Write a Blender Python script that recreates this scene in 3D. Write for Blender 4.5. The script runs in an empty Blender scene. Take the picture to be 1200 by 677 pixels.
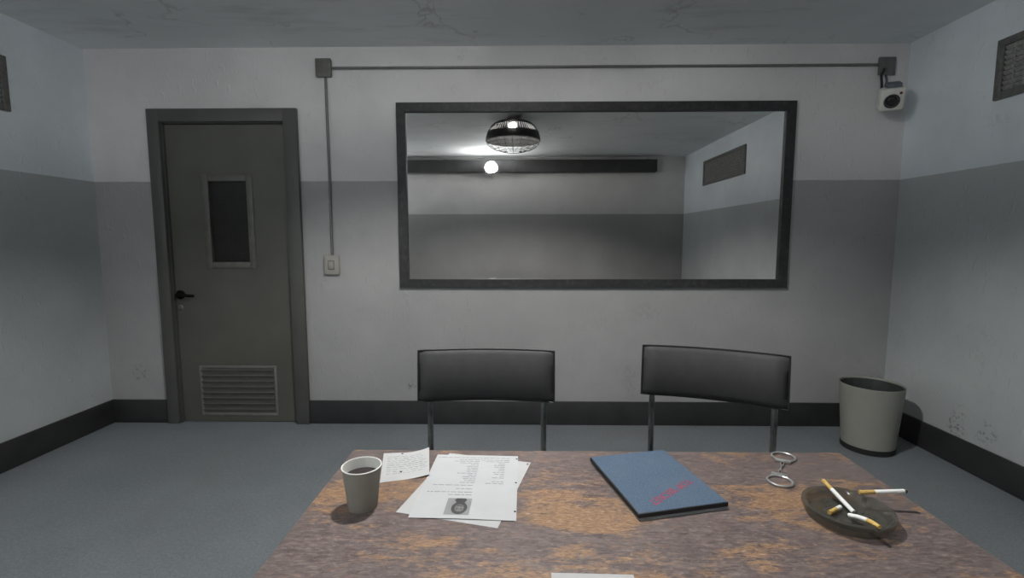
import bpy, bmesh, math, random
from mathutils import Vector, Matrix, Euler
random.seed(7)
S = bpy.context.scene
COL = S.collection
PI = math.pi
R = math.radians

# ------------------------------------------------------------------ room numbers (metres)
CAM_H = 1.28
YB, YF = 3.2757, -0.97            # back wall (mirror wall), front wall behind the camera
XL, XR = -2.8651, 2.4897
ZC, ZT = 2.5252, 1.669
BB_H, BB_T = 0.166, 0.015
DX0, DX1, DZ1 = -2.380, -1.556, 2.053   # door opening
FX0, FX1, FZ1 = -2.460, -1.4647, 2.137  # outer edge of door frame
TZ = 0.75

# ------------------------------------------------------------------ helpers
def link(o, parent=None):
    COL.objects.link(o)
    if parent is not None:
        o.parent = parent
    return o

def tag(o, label=None, cat=None, group=None, kind=None):
    if label: o['label'] = label
    if cat: o['category'] = cat
    if group: o['group'] = group
    if kind: o['kind'] = kind
    return o

def empty(name, loc=(0, 0, 0), rot=(0, 0, 0)):
    o = bpy.data.objects.new(name, None)
    o.empty_display_size = 0.1
    o.location = loc
    o.rotation_euler = rot
    return link(o)

def mesh_obj(name, bm, mats, parent=None, smooth=True, angle=35, loc=None, rot=None):
    bmesh.ops.recalc_face_normals(bm, faces=bm.faces[:])
    me = bpy.data.meshes.new(name)
    bm.to_mesh(me); bm.free()
    for m in (mats if isinstance(mats, (list, tuple)) else [mats]):
        me.materials.append(m)
    if smooth:
        for p in me.polygons: p.use_smooth = True
        me.set_sharp_from_angle(angle=R(angle))
    o = bpy.data.objects.new(name, me)
    if loc is not None: o.location = loc
    if rot is not None: o.rotation_euler = rot
    return link(o, parent)

def box(bm, x0, x1, y0, y1, z0, z1, bev=0.0, seg=2, M=None, mi=0):
    vs = [bm.verts.new((x, y, z)) for z in (z0, z1) for y in (y0, y1) for x in (x0, x1)]
    fs = [bm.faces.new([vs[i] for i in f]) for f in
          ((0, 2, 3, 1), (4, 5, 7, 6), (0, 1, 5, 4), (2, 6, 7, 3), (0, 4, 6, 2), (1, 3, 7, 5))]
    for f in fs: f.material_index = mi
    if bev > 0:
        es = list({e for f in fs for e in f.edges})
        r = bmesh.ops.bevel(bm, geom=es, offset=bev, segments=seg, profile=0.5, affect='EDGES', clamp_overlap=True)
        vs = list({v for f in r['faces'] for v in f.verts} | {v for v in vs if v.is_valid})
    if M is not None:
        bmesh.ops.transform(bm, matrix=M, verts=[v for v in vs if v.is_valid])
    return vs

def lathe(bm, prof, seg=48, M=None, close=False, mi=0):
    rings = []
    for r, z in prof:
        if r < 1e-6:
            rings.append([bm.verts.new((0, 0, z))])
        else:
            rings.append([bm.verts.new((r * math.cos(2 * PI * i / seg), r * math.sin(2 * PI * i / seg), z)) for i in range(seg)])
    pairs = list(zip(rings[:-1], rings[1:]))
    if close: pairs.append((rings[-1], rings[0]))
    for a, b in pairs:
        for i in range(seg):
            j = (i + 1) % seg
            if len(a) == 1 and len(b) == 1: continue
            if len(a) == 1: f = bm.faces.new((a[0], b[i], b[j]))
            elif len(b) == 1: f = bm.faces.new((a[i], a[j], b[0]))
            else: f = bm.faces.new((a[i], a[j], b[j], b[i]))
            f.material_index = mi
    vs = [v for r in rings for v in r]
    if M is not None: bmesh.ops.transform(bm, matrix=M, verts=vs)
    return vs

def tube(bm, pts, r, seg=12, caps=True, closed=False, mi=0):
    """sweep a circle along a list of points; r a number or a list"""
    pts = [Vector(p) for p in pts]
    n = len(pts)
    rr = r if isinstance(r, (list, tuple)) else [r] * n
    def tan(i):
        if closed: return (pts[(i + 1) % n] - pts[i - 1]).normalized()
        if i == 0: return (pts[1] - pts[0]).normalized()
        if i == n - 1: return (pts[-1] - pts[-2]).normalized()
        return ((pts[i + 1] - pts[i]).normalized() + (pts[i] - pts[i - 1]).normalized()).normalized()
    t = tan(0)
    up = Vector((0, 0, 1)) if abs(t.z) < 0.9 else Vector((1, 0, 0))
    nrm = (up - t * up.dot(t)).normalized()
    rings = []
    for i in range(n):
        t = tan(i)
        nrm = (nrm - t * nrm.dot(t)).normalized()
        b = t.cross(nrm)
        rings.append([bm.verts.new(pts[i] + (nrm * math.cos(2 * PI * k / seg) + b * math.sin(2 * PI * k / seg)) * rr[i]) for k in range(seg)])
    rng = range(n) if closed else range(n - 1)
    for i in rng:
        a, b = rings[i], rings[(i + 1) % n]
        for k in range(seg):
            f = bm.faces.new((a[k], a[(k + 1) % seg], b[(k + 1) % seg], b[k])); f.material_index = mi
    if caps and not closed:
        bm.faces.new(rings[0][::-1]).material_index = mi
        bm.faces.new(rings[-1]).material_index = mi

def disc(bm, c, rx, ry, z, seg=16, mi=0):
    vs = [bm.verts.new((c[0] + rx * math.cos(2 * PI * i / seg), c[1] + ry * math.sin(2 * PI * i / seg), z)) for i in range(seg)]
    bm.faces.new(vs).material_index = mi

def poly(bm, pts, mi=0):
    bm.faces.new([bm.verts.new(p) for p in pts]).material_index = mi

# ------------------------------------------------------------------ material helpers
def srgb(r, g, b):
    f = lambda c: (c / 255 / 12.92) if c / 255 <= 0.04045 else ((c / 255 + 0.055) / 1.055) ** 2.4
    return (f(r), f(g), f(b), 1.0)

class NT:
    def __init__(self, name):
        self.m = bpy.data.materials.new(name); self.m.use_nodes = True
        self.t = self.m.node_tree; self.t.nodes.clear()
        self.out = self.n('ShaderNodeOutputMaterial')
        self.b = self.n('ShaderNodeBsdfPrincipled')
        self.l(self.b.outputs[0], self.out.inputs[0])
    def n(self, typ, **kw):
        nd = self.t.nodes.new(typ)
        for k, v in kw.items(): setattr(nd, k, v)
        return nd
    def l(self, a, b): self.t.links.new(a, b)
    def set(self, sock, v):
        if hasattr(v, 'is_output'): self.l(v, sock)
        else: sock.default_value = v
    def pos(self):
        return self.n('ShaderNodeNewGeometry').outputs['Position']
    def objc(self):
        return self.n('ShaderNodeTexCoord').outputs['Object']
    def mapping(self, vec, scale=(1, 1, 1), rot=(0, 0, 0), loc=(0, 0, 0)):
        n = self.n('ShaderNodeMapping'); self.l(vec, n.inputs[0])
        n.inputs['Scale'].default_value = scale; n.inputs['Rotation'].default_value = rot; n.inputs['Location'].default_value = loc
        return n.outputs[0]
    def noise(self, vec, scale, detail=4, rough=0.5, dist=0.0):
        n = self.n('ShaderNodeTexNoise'); self.l(vec, n.inputs['Vector'])
        n.inputs['Scale'].default_value = scale; n.inputs['Detail'].default_value = detail
        n.inputs['Roughness'].default_value = rough; n.inputs['Distortion'].default_value = dist
        return n.outputs['Fac']
    def vor(self, vec, scale, feature='DISTANCE_TO_EDGE'):
        n = self.n('ShaderNodeTexVoronoi', feature=feature); self.l(vec, n.inputs['Vector'])
        n.inputs['Scale'].default_value = scale
        return n.outputs['Distance']
    def ramp(self, fac, stops):
        n = self.n('ShaderNodeValToRGB'); self.l(fac, n.inputs[0])
        e = n.color_ramp.elements
        while len(e) < len(stops): e.new(0.5)
        for i, (p, c) in enumerate(stops):
            e[i].position = p
            e[i].color = c if isinstance(c, tuple) else (c, c, c, 1)
        return n.outputs[0]
    def step(self, fac, a, b):
        n = self.n('ShaderNodeMapRange', interpolation_type='SMOOTHSTEP'); self.l(fac, n.inputs[0])
        n.inputs[1].default_value = a; n.inputs[2].default_value = b
        return n.outputs[0]
    def mix(self, fac, a, b, mode='MIX'):
        n = self.n('ShaderNodeMix', data_type='RGBA', blend_type=mode)
        self.set(n.inputs[0], fac); self.set(n.inputs[6], a); self.set(n.inputs[7], b)
        return n.outputs[2]
    def math(self, op, a, b=0.0):
        n = self.n('ShaderNodeMath', operation=op); self.set(n.inputs[0], a); self.set(n.inputs[1], b)
        return n.outputs[0]
    def sep(self, vec):
        n = self.n('ShaderNodeSeparateXYZ'); self.l(vec, n.inputs[0]); return n.outputs
    def dist_to(self, vec, p):
        n = self.n('ShaderNodeVectorMath', operation='DISTANCE'); self.l(vec, n.inputs[0]); n.inputs[1].default_value = p
        return n.outputs['Value']
    def bump(self, h, strength=0.3, dist=0.01):
        n = self.n('ShaderNodeBump'); self.l(h, n.inputs['Height'])
        n.inputs['Strength'].default_value = strength; n.inputs['Distance'].default_value = dist
        self.l(n.outputs[0], self.b.inputs['Normal'])
    def base(self, c): self.set(self.b.inputs['Base Color'], c)
    def rough(self, r): self.set(self.b.inputs['Roughness'], r)
    def metal(self, v): self.b.inputs['Metallic'].default_value = v
    def spec(self, v): self.b.inputs['Specular IOR Level'].default_value = v

def simple(name, col, rough=0.5, metal=0.0, spec=0.5, var=0.12, scale=30, bump=0.0, stretch=(1, 1, 1)):
    """painted / plastic / metal surface with slight procedural mottling"""
    t = NT(name)
    v = t.mapping(t.objc(), stretch)
    f = t.noise(v, scale, 4)
    dark = tuple(c * (1 - var) for c in col[:3]) + (1,)
    lite = tuple(min(1, c * (1 + var)) for c in col[:3]) + (1,)
    t.base(t.ramp(f, [(0.3, dark), (0.7, lite)]))
    t.rough(rough); t.metal(metal); t.spec(spec)
    if bump: t.bump(f, bump, 0.003)
    return t.m

def emitter(name, col, strength):
    t = NT(name)
    t.base((0.8, 0.8, 0.8, 1))
    t.b.inputs['Emission Color'].default_value = col
    t.b.inputs['Emission Strength'].default_value = strength
    t.m.cycles.emission_sampling = 'FRONT'
    return t.m

# ------------------------------------------------------------------ wall paint: pale upper, grey dado, chips and stains
def wall_mat(name, up, low, marks=()):
    t = NT(name)
    p = t.pos()
    z = t.sep(p)[2]
    zz = t.math('ADD', z, t.math('MULTIPLY', t.math('SUBTRACT', t.noise(p, 14, 3), 0.5), 0.006))
    upmask = t.step(zz, ZT - 0.002, ZT + 0.002)
    # broad mottling
    big = t.noise(p, 1.6, 5, 0.6)
    fine = t.noise(p, 26, 4, 0.65)
    cu = t.mix(t.step(big, 0.35, 0.7), tuple(c * 0.93 for c in up[:3]) + (1,), tuple(c * 1.04 for c in up[:3]) + (1,))
    cl = t.mix(t.step(big, 0.35, 0.7), tuple(c * 0.93 for c in low[:3]) + (1,), tuple(c * 1.05 for c in low[:3]) + (1,))
    col = t.mix(upmask, cl, cu)
    # flaking: outlines of small plaster flakes in scattered patches
    patch = t.step(t.noise(t.mapping(p, loc=(3.1, 1.7, 0.4)), 2.3, 3, 0.55), 0.58, 0.70)
    edge = t.noise(p, 17, 6, 0.7, 0.6)
    ridge = t.math('SUBTRACT', 1.0, t.step(t.math('ABSOLUTE', t.math('SUBTRACT', edge, 0.5)), 0.0, 0.022))
    flake = t.math('MULTIPLY', t.math('MULTIPLY', ridge, patch), t.step(t.noise(p, 9, 2), 0.42, 0.6))
    col = t.mix(t.math('MULTIPLY', flake, 0.32), col, tuple(c * 0.45 for c in low[:3]) + (1,))
    # stains that sit where the wall is scuffed
    for (pt, rad, amt) in marks:
        d = t.dist_to(p, pt)
        m = t.math('MULTIPLY', t.math('SUBTRACT', 1.0, t.step(d, rad * 0.25, rad)), t.step(t.noise(p, 36, 5, 0.7), 0.52, 0.60))
        col = t.mix(t.math('MULTIPLY', m, amt), col, tuple(c * 0.25 for c in low[:3]) + (1,))
    t.base(col)
    t.rough(0.62); t.spec(0.28)
    # roller texture, coarser and vertical on the dado
    vv = t.mapping(p, (1, 1, 0.45))
    rt = t.noise(vv, 55, 4, 0.6)
    drip = t.step(t.noise(vv, 34, 3, 0.5, 0.6), 0.60, 0.74)
    h = t.math('ADD', t.math('MULTIPLY', rt, 0.5), t.math('MULTIPLY', drip, 0.75))
    h = t.math('ADD', h, t.math('MULTIPLY', flake, -0.8))
    t.bump(h, 0.40, 0.006)
    return t.m

UP_B, LOW_B = (0.64, 0.635, 0.63, 1), (0.36, 0.357, 0.355, 1)
UP_S, LOW_S = (0.71, 0.765, 0.80, 1), (0.435, 0.462, 0.462, 1)  # side walls made lighter and bluer in place of ambient light
M_wall_back = wall_mat('wall_paint_back', UP_B, LOW_B, [((-2.65, YB, 0.354), 0.085, 0.55), ((-0.755, YB, 0.276), 0.05, 0.7), ((2.42, YB, 0.31), 0.09, 0.5)])
M_wall_side = wall_mat('wall_paint_side_ambient', UP_S, LOW_S, [((XR, 2.72, 0.225), 0.085, 0.85), ((XR, 2.54, 0.25), 0.09, 0.6), ((XR, 2.70, 0.31), 0.06, 0.4)])

def ceiling_mat():
    t = NT('ceiling_plaster')
    p = t.pos()
    big = t.noise(p, 1.1, 5, 0.6)
    streak = t.noise(t.mapping(p, (0.5, 2.4, 1)), 3.0, 5, 0.65)
    c = t.ramp(big, [(0.3, (0.75, 0.78, 0.785, 1)), (0.7, (0.84, 0.87, 0.875, 1))])
    c = t.mix(t.math('MULTIPLY', t.step(streak, 0.52, 0.75), 0.30), c, (0.42, 0.39, 0.36, 1))
    warp = t.n('ShaderNodeVectorMath', operation='ADD'); t.l(p, warp.inputs[0])
    nz = t.n('ShaderNodeTexNoise'); t.l(p, nz.inputs['Vector']); nz.inputs['Scale'].default_value = 4.0; nz.inputs['Detail'].default_value = 5
    sc = t.n('ShaderNodeVectorMath', operation='SCALE'); t.l(nz.outputs['Color'], sc.inputs[0]); sc.inputs['Scale'].default_value = 0.55
    t.l(sc.outputs[0], warp.inputs[1])
    cr = t.vor(warp.outputs[0], 1.1)
    line = t.math('SUBTRACT', 1.0, t.step(cr, 0.002, 0.018))
    line = t.math('MULTIPLY', line, t.step(t.noise(p, 1.9, 2), 0.5, 0.62))
    c = t.mix(t.math('MULTIPLY', line, 0.26), c, (0.24, 0.215, 0.19, 1))
    t.base(c); t.rough(0.8); t.spec(0.15)
    t.bump(t.math('ADD', t.math('MULTIPLY', t.noise(p, 40, 4), 0.4), t.math('MULTIPLY', line, -0.5)), 0.25, 0.006)
    return t.m

def floor_mat():
    t = NT('floor_concrete')
    p = t.pos()
    big = t.noise(p, 1.7, 5, 0.6)
    fine = t.noise(p, 70, 4, 0.75)
    spk = t.noise(p, 150, 2, 0.6)
    c = t.ramp(big, [(0.3, (0.180, 0.202, 0.216, 1)), (0.7, (0.232, 0.253, 0.268, 1))])
    c = t.mix(t.math('MULTIPLY', t.step(fine, 0.44, 0.62), 0.38), c, (0.30, 0.325, 0.335, 1))
    c = t.mix(t.math('MULTIPLY', t.step(spk, 0.56, 0.66), 0.55), c, (0.10, 0.105, 0.105, 1))
    st = t.step(t.noise(t.mapping(p, loc=(5, 2, 0)), 1.0, 4, 0.6), 0.56, 0.72)
    c = t.mix(t.math('MULTIPLY', st, 0.25), c, (0.20, 0.185, 0.165, 1))
    t.base(c); t.rough(0.55); t.spec(0.3)
    t.bump(fine, 0.15, 0.003)
    return t.m

def table_mat():
    t = NT('worn_table_laminate')
    p = t.objc()
    big = t.noise(t.mapping(p, (1.0, 1.7, 1), loc=(0.9, 0.35, 0)), 4.2, 3, 0.55, 0.3)
    mid = t.noise(t.mapping(p, (1.0, 2.4, 1), loc=(1.3, 0.2, 0)), 15.0, 6, 0.72, 0.4)
    fine = t.noise(t.mapping(p, (1.0, 3.2, 1)), 46, 6, 0.78, 0.5)
    grain = t.noise(t.mapping(p, (1.0, 4.0, 1), loc=(3, 5, 0)), 85, 5, 0.75, 0.4)
    c = t.ramp(fine, [(0.30, (0.066, 0.050, 0.049, 1)), (0.47, (0.130, 0.102, 0.097, 1)), (0.58, (0.180, 0.143, 0.134, 1)), (0.72, (0.275, 0.225, 0.205, 1))])
    s = t.math('ADD', t.math('ADD', t.math('MULTIPLY', big, 0.55), t.math('MULTIPLY', mid, 0.40)), t.math('MULTIPLY', fine, 0.38))
    tan = t.step(s, 0.665, 0.755)
    tc = t.ramp(grain, [(0.30, (0.130, 0.078, 0.052, 1)), (0.46, (0.262, 0.150, 0.082, 1)), (0.58, (0.390, 0.242, 0.130, 1)), (0.74, (0.520, 0.400, 0.275, 1))])
    c = t.mix(t.math('MULTIPLY', tan, 0.80), c, tc)
    rs = t.step(t.noise(t.mapping(p, (1, 3.0, 1), loc=(7, 3, 0)), 24, 6, 0.75), 0.56, 0.68)
    c = t.mix(t.math('MULTIPLY', rs, 0.55), c, (0.200, 0.092, 0.060, 1))
    pl = t.step(t.noise(t.mapping(p, (1, 2.6, 1), loc=(2, 9, 0)), 48, 5, 0.75), 0.60, 0.70)
    c = t.mix(t.math('MULTIPLY', pl, 0.55), c, (0.46, 0.39, 0.32, 1))
    dk = t.step(t.noise(t.mapping(p, (1, 2.8, 1), loc=(4, 1, 0)), 16, 6, 0.75), 0.56, 0.70)
    c = t.mix(t.math('MULTIPLY', dk, 0.72), c, (0.060, 0.049, 0.053, 1))
    t.base(c)
    t.rough(t.ramp(fine, [(0.3, 0.40), (0.7, 0.62)])); t.spec(0.35)
    t.bump(fine, 0.2, 0.002)
    return t.m

def mirror_mat():
    t = NT('one_way_mirror_glass')
    t.base((0.79, 0.775, 0.755, 1)); t.metal(1.0); t.rough(0.015)
    return t.m

def frame_mat():
    t = NT('mirror_frame_dark_metal')
    p = t.pos()
    f = t.noise(t.mapping(p, (6, 6, 6)), 5, 5, 0.7, 0.6)
    t.base(t.ramp(f, [(0.3, (0.016, 0.016, 0.017, 1)), (0.55, (0.032, 0.032, 0.033, 1)), (0.75, (0.065, 0.065, 0.065, 1))]))
    t.rough(0.5); t.spec(0.4)
    t.bump(f, 0.3, 0.003)
    return t.m

def wired_glass_mat():
    t = NT('wired_glass')
    p = t.objc()
    s = t.sep(p)
    def grid(c):
        fr = t.math('FRACT', t.math('MULTIPLY', c, 70.0))
        return t.math('LESS_THAN', fr, 0.16)
    g = t.math('MAXIMUM', grid(s[0]), grid(s[2]))
    n = t.noise(p, 18, 4)
    c = t.mix(g, t.ramp(n, [(0.3, (0.007, 0.007, 0.006, 1)), (0.7, (0.014, 0.014, 0.012, 1))]), (0.028, 0.028, 0.024, 1))
    t.base(c); t.rough(0.35); t.spec(0.3)
    t.bump(g, 0.3, 0.002)
    return t.m

def glass_smoke():
    t = NT('smoked_glass')
    f = t.noise(t.objc(), 40, 4)
    t.base(t.ramp(f, [(0.3, (0.066, 0.066, 0.056, 1)), (0.7, (0.085, 0.085, 0.073, 1))])); t.rough(0.10); t.spec(0.6)
    t.b.inputs['Alpha'].default_value = 0.52
    return t.m

def cover_mat():
    t = NT('blue_cloth_cover')
    p = t.objc()
    f = t.noise(p, 420, 2, 0.8)
    g = t.noise(p, 14, 4, 0.6)
    c = t.ramp(f, [(0.35, (0.036, 0.066, 0.112, 1)), (0.65, (0.112, 0.160, 0.228, 1))])
    c = t.mix(t.math('MULTIPLY', t.step(g, 0.4, 0.7), 0.18), c, (0.13, 0.165, 0.21, 1))
    t.base(c); t.rough(0.6); t.spec(0.35); t.bump(f, 0.25, 0.001)
    return t.m

M_ceiling, M_floor, M_table = ceiling_mat(), floor_mat(), table_mat()
M_mirror, M_frame = mirror_mat(), frame_mat()
M_wired = wired_glass_mat()
M_glass = glass_smoke()
M_cover = cover_mat()
M_base = simple('baseboard_vinyl', (0.030, 0.030, 0.031), 0.5, var=0.2, scale=8)
M_door = simple('door_paint_olive_grey', (0.090, 0.089, 0.076), 0.5, var=0.10, scale=4, bump=0.05)
M_dframe = simple('door_frame_paint', (0.080, 0.081, 0.075), 0.5, var=0.10, scale=5)
M_dtrim = simple('window_bead_paint', (0.115, 0.113, 0.10), 0.45, var=0.15, scale=20)
M_louvre = simple('louvre_paint', (0.165, 0.165, 0.15), 0.5, var=0.15, scale=20)
M_black = simple('black_metal', (0.006, 0.006, 0.006), 0.75, spec=0.12)
M_bplastic = simple('black_plastic', (0.014, 0.014, 0.014), 0.45)
M_brass = simple('dull_lock_metal', (0.25, 0.245, 0.22), 0.4, 0.8)
M_box = simple('junction_box_paint', (0.125, 0.125, 0.112), 0.5, var=0.15)
M_conduit = simple('conduit_grey', (0.16, 0.16, 0.155), 0.42, 0.3)
M_switch = simple('switch_ivory', (0.33, 0.318, 0.285), 0.45, var=0.06)
M_switch_d = simple('switch_dark_plastic', (0.14, 0.125, 0.115), 0.5, var=0.06)  # darker plastic ring round the rocker
M_vinyl = simple('chair_black_vinyl', (0.040, 0.040, 0.041), 0.58, spec=0.32, var=0.10, scale=25, bump=0.03)
M_piping = simple('chair_piping', (0.012, 0.012, 0.012), 0.5)
M_chrome = simple('scuffed_chrome', (0.32, 0.33, 0.32), 0.28, 1.0, var=0.45, scale=60, stretch=(1, 1, 0.3))
M_rubber = simple('rubber', (0.015, 0.015, 0.015), 0.7)
M_tleg = simple('table_leg_metal', (0.06, 0.06, 0.062), 0.45, 0.5)
M_cup = simple('paper_cup_grey', (0.265, 0.255, 0.220), 0.6, var=0.05)
M_cup_in = simple('paper_cup_white', (0.78, 0.78, 0.74), 0.55, var=0.05)
M_paper = simple('white_paper', (0.458, 0.466, 0.474), 0.75, spec=0.2, var=0.03, scale=18)
M_paper2 = simple('warm_paper', (0.448, 0.452, 0.451), 0.75, spec=0.2, var=0.04, scale=18)
M_ink = simple('printer_ink', (0.22, 0.225, 0.235), 0.8, spec=0.1)
M_pencil = simple('pencil_grey', (0.21, 0.22, 0.235), 0.8, spec=0.1)
M_hole = simple('punch_hole_dark', (0.035, 0.033, 0.033), 0.8, spec=0.1)
M_pgrey = simple('photo_grey', (0.23, 0.235, 0.235), 0.6, var=0.15)
M_pdark = simple('photo_dark', (0.045, 0.045, 0.046), 0.6, var=0.3)
M_pmid = simple('photo_mid', (0.15, 0.15, 0.15), 0.6, var=0.2)
M_red = simple('red_stamp_ink', (0.27, 0.045, 0.075), 0.6, var=0.25, scale=160)
M_pages = simple('folder_pages', (0.20, 0.205, 0.21), 0.8, var=0.1, scale=40, stretch=(0.2, 0.2, 30))
M_edge = simple('black_binding', (0.012, 0.014, 0.016), 0.5)
M_cuff = simple('nickel_cuff', (0.50, 0.51, 0.50), 0.36, 0.7, var=0.12)
M_cigw = simple('cigarette_paper', (0.80, 0.80, 0.78), 0.7, var=0.04, spec=0.2)
M_cigf = simple('cigarette_filter_tan', (0.56, 0.38, 0.12), 0.7, var=0.3, scale=300, spec=0.2)
M_ash = simple('burnt_ash', (0.055, 0.055, 0.052), 0.9, var=0.6, scale=400, bump=0.6)
M_bin = simple('bin_grey_plastic', (0.30, 0.30, 0.262), 0.5, var=0.04, scale=6)
M_bin_in = simple('bin_liner_dark', (0.045, 0.050, 0.050), 0.5, var=0.2)
M_vent = simple('vent_painted_steel', (0.135, 0.138, 0.128), 0.5, 0.2, var=0.25, scale=40)
M_vent_d = simple('vent_dark_inside', (0.06, 0.061, 0.058), 0.8)
M_slat = simple('vent_slat_grey', (0.25, 0.255, 0.245), 0.5, var=0.3, scale=60)
M_camw = simple('camera_white_plastic', (0.66, 0.655, 0.60), 0.4, var=0.05)
M_camb = simple('camera_mount_blue_grey', (0.10, 0.125, 0.15), 0.5, var=0.15)
M_lens = simple('lens_glass', (0.012, 0.011, 0.010), 0.08, spec=0.8)
M_lensr = simple('lens_ring', (0.035, 0.032, 0.028), 0.35)
M_led = simple('camera_red_light_off', (0.16, 0.02, 0.02), 0.3)
M_shade = simple('lamp_shade_dark', (0.018, 0.018, 0.018), 0.5, var=0.2)
M_shade_in = simple('lamp_shade_inner_black', (0.003, 0.003, 0.003), 0.9, spec=0.02)
M_guard = simple('guard_wire_black', (0.004, 0.004, 0.004), 0.8, spec=0.05)
M_duct = simple('duct_dark_metal', (0.060, 0.060, 0.061), 0.5, 0.3, var=0.15, scale=5)
M_bulb = emitter('bulb_glow', (1.0, 0.985, 0.96, 1), 2250)
M_globe = emitter('globe_glow', (0.97, 0.985, 1.0, 1), 145)
M_fill_globe = emitter('fill_lamp_glow', (0.97, 0.985, 1.0, 1), 42)  # glow of the added fill lamp

def coffee_mat():
    t = NT('black_coffee')
    t.base((0.028, 0.020, 0.020, 1)); t.rough(0.04); t.spec(0.6)
    return t.m
M_coffee = coffee_mat()

# ================================================================== SETTING
def struct(name, bm, m, **kw):
    o = mesh_obj(name, bm, m, **kw); o['kind'] = 'structure'; return o

TH = 0.15
bm = bmesh.new(); box(bm, XL - TH, XR + TH, YF - TH, YB + 0.6, -0.1, 0); struct('floor', bm, M_floor, smooth=False)
bm = bmesh.new(); box(bm, XL - TH, XR + TH, YF - TH, YB + 0.6, ZC, ZC + 0.1); struct('ceiling', bm, M_ceiling, smooth=False)
bm = bmesh.new()
box(bm, XL - TH, DX0 - 0.001, YB, YB + TH, 0, ZC)
box(bm, DX1 + 0.001, XR + TH, YB, YB + TH, 0, ZC)
box(bm, DX0 - 0.001, DX1 + 0.001, YB, YB + TH, DZ1 + 0.001, ZC)
struct('wall_back', bm, M_wall_back, smooth=False)
bm = bmesh.new(); box(bm, XL - TH, XL, YF, YB, 0, ZC); struct('wall_left', bm, M_wall_side, smooth=False)
bm = bmesh.new(); box(bm, XR, XR + TH, YF, YB, 0, ZC); struct('wall_right', bm, M_wall_side, smooth=False)
bm = bmesh.new(); box(bm, XL - TH, XR + TH, YF - TH, YF, 0, ZC); struct('wall_front', bm, M_wall_back, smooth=False)

def base_profile(bm, x0, x1, y0, y1):
    box(bm, x0, x1, y0, y1, 0.0005, BB_H, bev=0.004, seg=2)
bm = bmesh.new()
base_profile(bm, XL, FX0 + 0.002, YB - BB_T, YB); base_profile(bm, FX1 - 0.002, XR, YB - BB_T, YB)
struct('baseboard_back', bm, M_base)
bm = bmesh.new(); base_profile(bm, XL, XL + BB_T, YF + BB_T, YB - BB_T); struct('baseboard_left', bm, M_base)
bm = bmesh.new(); base_profile(bm, XR - BB_T, XR, YF + BB_T, YB - BB_T); struct('baseboard_right', bm, M_base)
bm = bmesh.new(); base_profile(bm, XL, XR, YF, YF + BB_T); struct('baseboard_front', bm, M_base)

# ---- door
door = empty('door_1', ((DX0 + DX1) / 2, YB, 0)); tag(door, kind='structure')
door['label'] = 'olive grey metal door with wired glass pane and louvre, left of the mirror'
ox, oy = door.location.x, door.location.y
def L(x): return x - ox
bm = bmesh.new()
fy0, fy1 = -0.03, 0.10
box(bm, L(FX0), L(DX0), fy0, 0.0, 0.0005, FZ1, bev=0.004)
box(bm, L(DX1), L(FX1), fy0, 0.0, 0.0005, FZ1, bev=0.004)
box(bm, L(DX0) - 0.004, L(DX1) + 0.004, fy0, 0.0, DZ1, FZ1, bev=0.004)
# jamb linings and stop
box(bm, L(DX0), L(DX0) + 0.006, -0.004, fy1, 0.0005, DZ1)
box(bm, L(DX1) - 0.006, L(DX1), -0.004, fy1, 0.0005, DZ1)
box(bm, L(DX0), L(DX1), -0.004, fy1, DZ1 - 0.006, DZ1)
mesh_obj('door_frame', bm, M_dframe, door)
LY0, LY1 = 0.014, 0.060            # leaf, relative to wall face
lx0, lx1, lz0, lz1 = L(DX0) + 0.009, L(DX1) - 0.009, 0.006, DZ1 - 0.010
wx0, wx1, wz0, wz1 = L(-2.100), L(-1.842), 1.129, 1.672
gx0, gx1, gz0, gz1 = L(-2.225), L(-1.716), 0.066, 0.388
bm = bmesh.new()
box(bm, lx0, wx0, LY0, LY1, lz0, lz1)
box(bm, wx1, lx1, LY0, LY1, lz0, lz1)
box(bm, wx0, wx1, LY0, LY1, wz1, lz1); box(bm, wx0, wx1, LY0, LY1, gz1 + 0.02, wz0)
box(bm, wx0, wx1, LY0, LY1, lz0, gz1 + 0.02)
bmesh.ops.remove_doubles(bm, verts=bm.verts[:], dist=1e-5)
leaf = mesh_obj('door_leaf', bm, M_door, door, smooth=False)
bm = bmesh.new()
tw = 0.042
for (a, b, c, d) in ((wx0 - tw, wx0, wz0 - tw, wz1 + tw), (wx1, wx1 + tw, wz0 - tw, wz1 + tw), (wx0, wx1, wz1, wz1 + tw), (wx0, wx1, wz0 - tw, wz0)):
    box(bm, a, b, LY0 - 0.006, LY0 + 0.004, c, d, bev=0.0025)
for i in range(4):                   # screw heads round the bead
    for xx in (wx0 - tw / 2, wx1 + tw / 2):
        zz = wz0 + (wz1 - wz0) * (0.06 + 0.88 * i / 3)
        lathe(bm, [(0, LY0), (0.0045, LY0), (0.0045, LY0 + 0.002), (0, LY0 + 0.003)], 10,
              Matrix.Translation((xx, -0.0, zz)) @ Matrix.Rotation(R(90), 4, 'X') @ Matrix.Translation((0, 0, -2 * LY0 + 0.006 - 0.0)))
mesh_obj('window_frame', bm, M_dtrim, leaf)
bm = bmesh.new(); box(bm, wx0 - 0.001, wx1 + 0.001, LY0 + 0.020, LY0 + 0.028, wz0 - 0.001, wz1 + 0.001)
mesh_obj('window_pane', bm, M_wired, leaf, smooth=False)
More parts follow.
